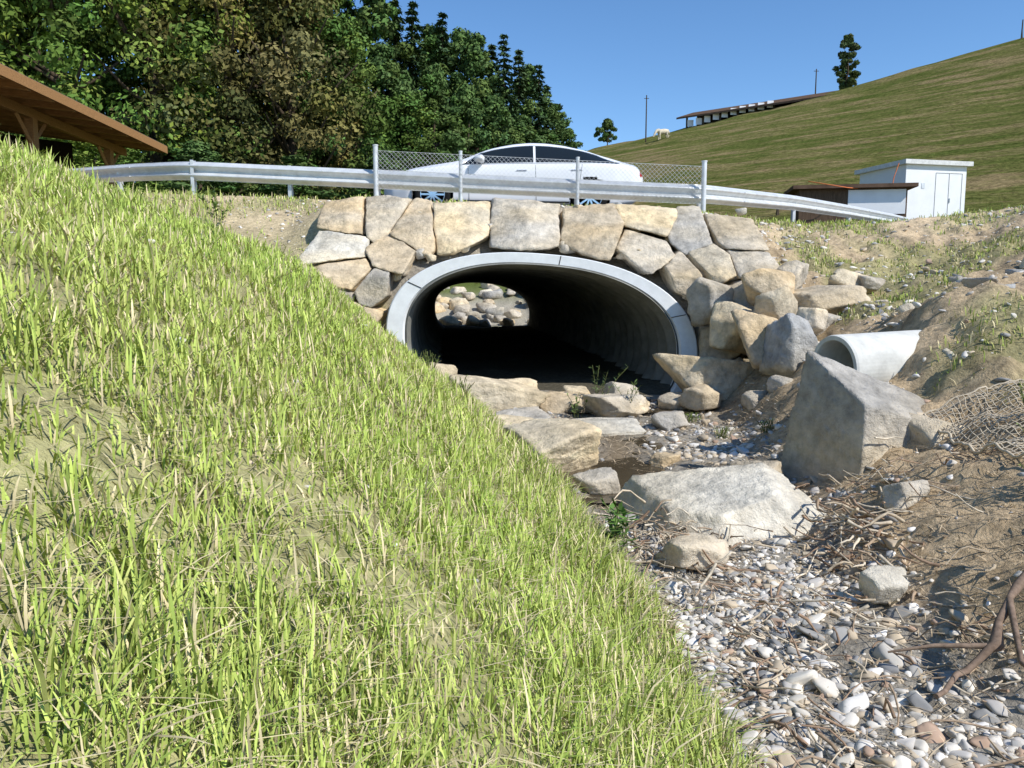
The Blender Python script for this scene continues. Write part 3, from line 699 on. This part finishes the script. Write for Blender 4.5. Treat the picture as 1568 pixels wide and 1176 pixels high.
for sgn in (-1,1):
    def side(x,fr):
        i=int(np.clip(np.searchsorted(CX,x),0,NC-1));z=bot[i]+(belt[i]-bot[i])*fr;w=np.interp(z,secs[i,9:22,1],secs[i,9:22,0]);return [x,sgn*(w+.002),z]
    for xd in (-.86,.40,1.28):
        tube(mb,[side(xd+(.10*(1-fr)*(-1 if xd>1 else .3)),fr) for fr in np.linspace(.1,.98,9)],.004,4)
    tube(mb,[side(x,.08) for x in np.linspace(-1.1,1.05,12)],.012,4)
    for xh in (-.0,1.02):
        tube(mc,[[x,sgn*(abs(side(x,.84)[1])+.006),side(x,.84)[2]] for x in (xh+.05,xh+.14,xh+.24)],.010,6)
    pts=[]
    for x in np.linspace(-1.0,2.0,50):
        i=int(np.searchsorted(CX,x));l_=np.clip(min((x+1.0)/.45,(2.0-x)/.55),0,1)**.7;u=min(.93,.07+l_)*24;p=np.array([np.interp(u,np.arange(25),secs[i,bs:bs+25,0]),np.interp(u,np.arange(25),secs[i,bs:bs+25,1])]);pts.append([x,sgn*(p[0]+.004),p[1]])
    tube(mc,pts,.007,5)
    pts=[[x,sgn*(secs[int(np.searchsorted(CX,x)),bs+1,0]+.004),secs[int(np.searchsorted(CX,x)),bs+1,1]] for x in np.linspace(-1,2,30)];tube(mc,pts,.006,5)
mb.build('panel_gaps',[M_rub],car);mc.build('chrome_trim',[M_chr],car)
# ------------------------------------------------------------ trees
M_leafs=[M_bark,M_leaf]
def leaves(mb,c,s,n,rng,col,size,zsq=.75):
    d=rng.normal(size=(n,3));d/=np.linalg.norm(d,axis=1)[:,None]
    p=c+d*np.array([1,1,zsq])*s*(rng.random(n)**.4)[:,None]
    nn=d+rng.normal(0,.55,(n,3));nn[:,2]+=.3;nn/=np.linalg.norm(nn,axis=1)[:,None]
    u=np.cross(nn,rng.normal(size=(n,3)));u/=np.linalg.norm(u,axis=1)[:,None];w=np.cross(nn,u)
    z=(size*rng.uniform(.6,1.4,n))[:,None]
    V=np.stack([p-u*z,p-w*z*.55,p+u*z,p+w*z*.55],1).reshape(-1,3)
    cc=np.repeat(col*(.75+.5*rng.random((n,1))),4,0)
    mb.add(V,np.arange(n*4).reshape(n,4),1,cc)
def decid(name,h,w,seed,col,dens=1.0,size=.13,low=.12,parent=None,ncl=75):
    r=np.random.default_rng(seed);mb=MB()
    tp=[[0,0,0]]
    for k in range(1,6): tp.append([r.normal(0,.15),r.normal(0,.15),h*.8*k/5])
    tube(mb,tp,np.linspace(.022*h,.004*h,6),8,0)
    for i in range(14):
        z0=h*r.uniform(.15,.65);a=r.uniform(0,6.28);L=w*.5*r.uniform(.5,.9)
        tube(mb,[[0,0,z0],[math.cos(a)*L*.5,math.sin(a)*L*.5,z0+L*.3],[math.cos(a)*L,math.sin(a)*L,z0+L*.75]],[.008*h,.005*h,.002*h],5,0)
    for i in range(ncl):
        z=r.uniform(low,1)**.9;rad=w*.5*(abs(math.sin(math.pi*min(1,max(0.03,(z-low*.4)/(1-low*.4)))**.8))**.6)
        a=r.uniform(0,6.28);q=rad*r.uniform(.55,1.0) if i%3 else rad*r.uniform(.2,.7)
        s=w*r.uniform(.08,.16)
        c=np.array([math.cos(a)*q,math.sin(a)*q,z*h-s*.4])
        leaves(mb,c,s,int(150*dens),r,np.array(col)*r.uniform(.65,1.4)*np.array([r.uniform(.85,1.2),1,r.uniform(.8,1.1)]),size)
    return mb.build(name,M_leafs,parent)
def spruce(name,h,w,seed,col,parent=None):
    r=np.random.default_rng(seed);mb=MB();tube(mb,[[0,0,0],[0,0,h*.98]],[.014*h,.02],7,0)
    z=h*.06
    while z<h*.99:
        R_=w*.5*(1-z/h)**.85+.12;nb=int(9+6*(1-z/h))
        for k in range(nb):
            a=r.uniform(0,6.28);L=R_*r.uniform(.7,1.12);n=int(8+26*L/(w*.5))
            t=r.random(n)**.75;p=np.stack([np.cos(a)*L*t,np.sin(a)*L*t,z+.18*L*t-.42*L*t*t],1)
            p+=r.normal(0,1,(n,3))*np.array([.13,.13,.09])*(.5+L*.25)
            u=np.array([math.cos(a),math.sin(a),-.35])+r.normal(0,.4,(n,3));u/=np.linalg.norm(u,axis=1)[:,None]
            w_=np.cross(u,np.array([0,0,1.])+r.normal(0,.3,(n,3)));w_/=np.linalg.norm(w_,axis=1)[:,None]
            s=r.uniform(.14,.30,n)[:,None]
            V=np.stack([p-u*s,p-w_*s*.4,p+u*s,p+w_*s*.4],1).reshape(-1,3)
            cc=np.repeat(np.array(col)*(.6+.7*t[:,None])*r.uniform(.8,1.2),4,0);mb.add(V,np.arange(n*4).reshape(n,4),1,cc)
        z+=h*.022+.10
    return mb.build(name,M_leafs,parent)
fo=empty('forest')
protoT=[decid('broadleaf_0',18,9.5,1,(.140,.205,.045),1.2,.14,.04,fo,120),decid('broadleaf_1',17,8.5,2,(.095,.155,.04),1.2,.14,.05,fo,110),
 decid('broadleaf_2',18,9,3,(.130,.130,.050),1.2,.14,.06,fo,115),decid('broadleaf_3',15,6,4,(.085,.140,.046),1.1,.14,.04,fo,95)]
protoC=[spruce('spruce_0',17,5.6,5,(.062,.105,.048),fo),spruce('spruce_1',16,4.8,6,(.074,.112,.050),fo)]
used=set()
hs=dict(zip([p.name for p in protoT+protoC],(18,17,18,15,17,16)))
def place(proto,x,y,h,rot,ztop=None):
    if proto.name in used:
        ob=bpy.data.objects.new(proto.name+'_copy',proto.data);sc.collection.objects.link(ob);ob.parent=fo
    else: ob=proto;used.add(proto.name)
    z0=float(H(x,y))-.3
    if ztop: h=max(3,ztop-z0)
    s=h/hs[proto.name];w=max(s,.8);ob.location=(x,y,z0);ob.scale=(w,w,s);ob.rotation_euler=(0,0,rot)
r=np.random.default_rng(12)
TL=[(-31,42,0,19),(-26.5,41,0,20),(-22,40,1,19),(-18.5,42,0,20),(-15,43,2,20),(-12,44,2,18),(-9.6,46,1,14),(-28,48,1,24),(-20,49,0,25),(-14,50,1,22),(-36,46,1,22),
 (-16,56,4,25),(-24,57,5,26),(-32,55,4,27),(-40,52,0,24),(-45,48,1,24),(-14,36,3,5.5),(-10,37,3,5),(-18,35,0,6),(-6.5,42,3,6),(-23,34,1,7)]
for x,y,k,h in TL: place((protoT+protoC)[k],x,y,h,r.uniform(0,6.28))
TR=[(-13.2,57,1,21.5),(-11.5,58,4,21.6),(-9.6,57,3,20.8),(-8.2,58,5,20.8),(-7.0,58,4,20.4),(-5.9,60,3,19.2),(-5.0,59,4,20),(-3.8,61,3,19.2),(-2.6,60,3,18.6),(-1.5,61,5,18.6),(-.6,60,4,18.8),(.5,61,5,18.2),(1.3,62,3,17),(2.0,61,4,16.9),(2.7,63,5,16),(3.3,63,3,14.4),(3.9,65,3,13.4),
 (-8,52,3,15.5),(-5.2,53,3,14.5),(-3.0,54,3,13.5),(-1.0,55,3,13),(.8,56,3,12),(2.3,58,3,11.5),(3.5,60,3,10.8),(-6.4,50,1,12),(4.3,66,3,11)]
for x,y,k,zt in TR: place((protoT+protoC)[k],x,y,10,r.uniform(0,6.28),zt)
def single(ob,x,y,dz=-.1): ob.location=(x,y,float(H(x,y))+dz)
single(decid('ridge_tree',6.6,3.0,31,(.075,.105,.042),1.1,.14,.05,None,70),40.9,100)
single(decid('small_tree',3.6,3.3,33,(.085,.135,.042),1.0,.13,.22,None,44),13.4,114)
# ------------------------------------------------------------ poles
def pole(name,x,y,h,rad):
    mb=MB();z=float(H(x,y));tube(mb,[[x,y,z-.3],[x,y,z+h]],[rad,rad*.7],8);tube(mb,[[x-.3,y,z+h*.93],[x+.3,y,z+h*.93]],rad*.4,6);return mb.build(name,[M_bark])
pole('utility_pole',16.5,100,5.6,.09);pole('utility_pole',36.8,99,3.5,.09)
for (x,y,h_) in ((14.2,43,1.1),(52,84,1.8)):
    mb=MB();z=float(H(x,y));tube(mb,[[x,y,z-.2],[x+.04,y,z+h_]],[.07,.055],7);tube(mb,[[x+.12,y,z-.2],[x+.02,y,z+h_*.7]],[.04,.035],7);mb.build('fence_stake',[M_bark])
# ------------------------------------------------------------ barn on ridge
bn=empty('ridge_barn');A=np.array([22.5,105.]);B=np.array([37.5,93.]);dv=(B-A);Lb=np.linalg.norm(dv);dv/=Lb;nv_=np.array([dv[1],-dv[0]])
if nv_[1]>0: nv_=-nv_
zr0=22.4
def bp(l,w,z): q=A+dv*l+nv_*w;return [q[0],q[1],z]
mb=MB()
vv=[bp(-.8,1.2,zr0-.15),bp(Lb,1.2,zr0-.15),bp(Lb,-3.5,zr0+1.3),bp(-.8,-3.5,zr0+1.3)];v2=[[a,b,c-.22] for a,b,c in vv]
SL=[[0,1,2,3],[7,6,5,4],[0,4,5,1],[1,5,6,2],[2,6,7,3],[3,7,4,0]]
mb.add(vv+v2,SL,0);mb.build('roof',[M_brown],bn)
mb=MB()
vv=[bp(0,-3,zr0-4),bp(Lb,-3,zr0-4),bp(Lb,-3,zr0+.8),bp(0,-3,zr0+.8)];mb.add(vv,[[0,1,2,3]],0)
mb.build('back_wall',[M_dark],bn)
mb=MB()
for i in range(9):
    p=bp(.3+i*Lb/8.5,.4,0);box(mb,(p[0],p[1],zr0-1.6),(.22,.22,2.9),0)
mb.build('posts',[M_bark],bn)
mb=MB()
for i in range(10):
    p=bp(.9+i*1.15,.6,0);box(mb,(p[0],p[1],float(H(p[0],p[1]))+.5),(.75,.1,.8),0)
mb.build('white_panels',[M_white],bn)
# ------------------------------------------------------------ cow
M_cow=mat('pale_hide',(.66,.58,.44),var=.25,scale=2,diffuse=True)
def cow(x,y,rot,s=1.0):
    mb=MB();t=np.linspace(0,1,13)
    bx=.95-1.75*t;bz=1.08+.05*np.sin(t*6);br=np.interp(t,[0,.05,.15,.5,.8,.95,1],[.08,.20,.30,.36,.33,.26,.16])
    P_=np.stack([bx,0*bx,bz-.04*np.sin(np.pi*t)],1);tube(mb,P_,br,12)
    hd=np.array([-1.28,0,.42])
    N_=np.array([[-.55,0,1.15],[-.85,0,1.12],[-1.08,0,.85],[-1.18,0,.66],hd+[-.0,0,.05],hd+[-.10,0,-.12]])
    tube(mb,N_,[.27,.21,.16,.15,.12,.075],10)
    for bx_,hind in ((.62,True),(-.52,False)):
        for sg in (-1,1):
            o_=-.10 if hind else 0
            tube(mb,[[bx_,sg*.15,1.0],[bx_+o_,sg*.2,.72],[bx_+(.10 if hind else 0),sg*.2,.45],[bx_+.05,sg*.2,.10],[bx_,sg*.2,0]],[.19,.13,.075,.055,.07],8)
    tube(mb,[[.93,0,1.15],[1.03,0,.95],[1.02,0,.5]],[.04,.03,.05],6)
    for sg in (-1,1): tube(mb,[hd+[.08,sg*.08,.14],hd+[.12,sg*.24,.15]],[.05,.02],6)
    ob=mb.build('cow',[M_cow]);ob.location=(x,y,float(H(x,y)));ob.rotation_euler=(0,0,rot);ob.scale=(s,s,s)
cow(18.2,98,.3,.9)
# ------------------------------------------------------------ kiosk + low shed
ks=empty('transformer_kiosk');ks.location=(15.35,31.0,2.38);ks.rotation_euler=(0,0,math.radians(13))
mb=MB();box(mb,(0,0,1.0),(2.6,2.6,2.5));mb.build('walls',[M_white],ks)
mb=MB();box(mb,(0,0,2.33),(2.9,2.9,.16));mb.build('roof_slab',[mat('kiosk_roof',(.66,.66,.64),diffuse=True)],ks)
mb=MB()
for x in (-.02,.56,1.12): box(mb,(x,-1.306,1.0),(.014,.012,1.95))
box(mb,(.55,-1.306,1.98),(1.15,.012,.014));box(mb,(.55,-1.306,.03),(1.15,.012,.014))
mb.build('door_gaps',[mat('seam_grey',(.32,.33,.34),diffuse=True)],ks)
mb=MB();box(mb,(.62,-1.32,1.0),(.03,.03,.16));box(mb,(-.55,-1.307,1.5),(.14,.012,.2));mb.build('handle_and_sign',[M_galv],ks)
ls=empty('low_shed');ls.location=(11.5,27.6,2.42);ls.rotation_euler=(0,0,math.radians(-10))
M_shedw=mat('shed_boards',(.12,.08,.055),var=.3,scale=4,stretch=(8,8,1),diffuse=True)
mb=MB();box(mb,(0,0,.35),(3.4,1.6,1.3));mb.build('walls',[M_shedw],ls)
mb=MB();box(mb,(0,-.05,1.06),(3.9,2.0,.12));mb.build('roof',[M_brown],ls)
mb=MB();box(mb,(.75,-.81,.55),(1.8,.02,.80));mb.build('white_panel',[M_white],ls)
M_or=mat('orange_hose',(.60,.15,.03),.6,var=0);mb=MB()
tube(mb,[[13.6,28.4,4.5],[13.4,28.3,4.0],[13.3,28.2,3.5],[11.0,26.4,3.4],[9.7,26.4,3.6]],.016,5);mb.build('orange_hose',[M_or])
# ------------------------------------------------------------ timber shelter
sh=empty('timber_shelter');ux=np.array([-.065,1.0]);ux/=np.linalg.norm(ux);E0=np.array([-11.9,27.9]);wx_=np.array([-ux[1],ux[0]])
def sp_(l,w,z): q=E0-ux*l+wx_*w;return [q[0],q[1],z]
Z0=5.0;Lr=17;Wr=9;rise=.12
def slab(mb,l0,l1,w0,w1,zt,th,mat=0):
    v=[sp_(l0,w0,zt+w0*rise),sp_(l1,w0,zt+w0*rise),sp_(l1,w1,zt+w1*rise),sp_(l0,w1,zt+w1*rise)];v2=[[a,b,c-th] for a,b,c in v]
    mb.add(v+v2,SL,mat)
mb=MB();slab(mb,0,Lr,0,Wr,Z0,.06);mb.build('roof_sheet',[mat('fibre_cement',(.24,.20,.16),diffuse=True)],sh)
mb=MB();slab(mb,.03,Lr,.03,Wr,Z0-.062,.03);mb.build('soffit_boards',[mat('soffit_timber',(.42,.26,.13),var=.25,scale=3,diffuse=True)],sh)
mb=MB()
slab(mb,.0,Lr,-.03,.0-.001,Z0-.02,.24);slab(mb,-.03,-.001,0,Wr,Z0-.02,.22)
for l in np.arange(.9,Lr,1.1): slab(mb,l,l+.12,.04,Wr-.1,Z0-.095,.20)
slab(mb,.1,Lr,1.3,1.5,Z0-.30,.24);slab(mb,.1,Lr,5.3,5.5,Z0-.30,.24)
mb.build('fascia_and_rafters',[M_timber],sh)
mb=MB()
for l in (1.3,6.0,10.7,15.5):
    for w in (1.4,5.4):
        p=sp_(l,w,0);z0=1.2;zt=Z0+w*rise-.54;box(mb,(p[0],p[1],(z0+zt)/2),(.22,.22,zt-z0))
        for s_2 in (-1,1): tube(mb,[sp_(l,w,zt-.7),sp_(l+s_2*.75,w,zt)],.06,4,smooth=False)
mb.build('posts_and_braces',[M_timber],sh)
mb=MB();v=[sp_(0.3,8.6,1),sp_(Lr,8.6,1),sp_(Lr,8.6,5.7),sp_(.3,8.6,5.7)];mb.add(v,[[0,1,2,3]])
v=[sp_(0.3,3.0,1),sp_(.3,8.6,1),sp_(.3,8.6,5.7),sp_(.3,3.0,5.0)];mb.add(v,[[0,1,2,3]]);mb.build('board_walls',[M_dark],sh)

# ------------------------------------------------------------ lighting, world, camera
sd=Vector((.64,-.48,.76)).normalized()
w=bpy.data.worlds.new('World');sc.world=w;w.use_nodes=True;nt=w.node_tree
bg=nt.nodes['Background'];sky=nt.nodes.new('ShaderNodeTexSky');sky.sky_type='NISHITA';sky.sun_disc=False
sky.sun_elevation=math.asin(sd.z);sky.sun_rotation=math.atan2(sd.x,sd.y);sky.altitude=1500;sky.air_density=1.0;sky.dust_density=0;sky.ozone_density=3
hsn=nt.nodes.new('ShaderNodeHueSaturation');hsn.inputs['Saturation'].default_value=1.15;hsn.inputs['Value'].default_value=1.2
nt.links.new(sky.outputs[0],hsn.inputs['Color']);nt.links.new(hsn.outputs[0],bg.inputs[0]);bg.inputs[1].default_value=.15
l=bpy.data.lights.new('sun','SUN');l.energy=5;l.angle=math.radians(.5);l.color=(1,.955,.88);lo=bpy.data.objects.new('sun',l);sc.collection.objects.link(lo)
lo.rotation_euler=(-sd).to_track_quat('-Z','Y').to_euler()
cam=bpy.data.cameras.new('camera');co=bpy.data.objects.new('camera',cam);sc.collection.objects.link(co)
cam.sensor_width=36;cam.lens=27.7;cam.clip_end=3000;cam.clip_start=.05
co.location=(0,0,0);co.rotation_euler=(math.radians(90-6.66),0,0);sc.camera=co
sc.view_settings.view_transform='Standard';sc.view_settings.look='None';sc.view_settings.exposure=0
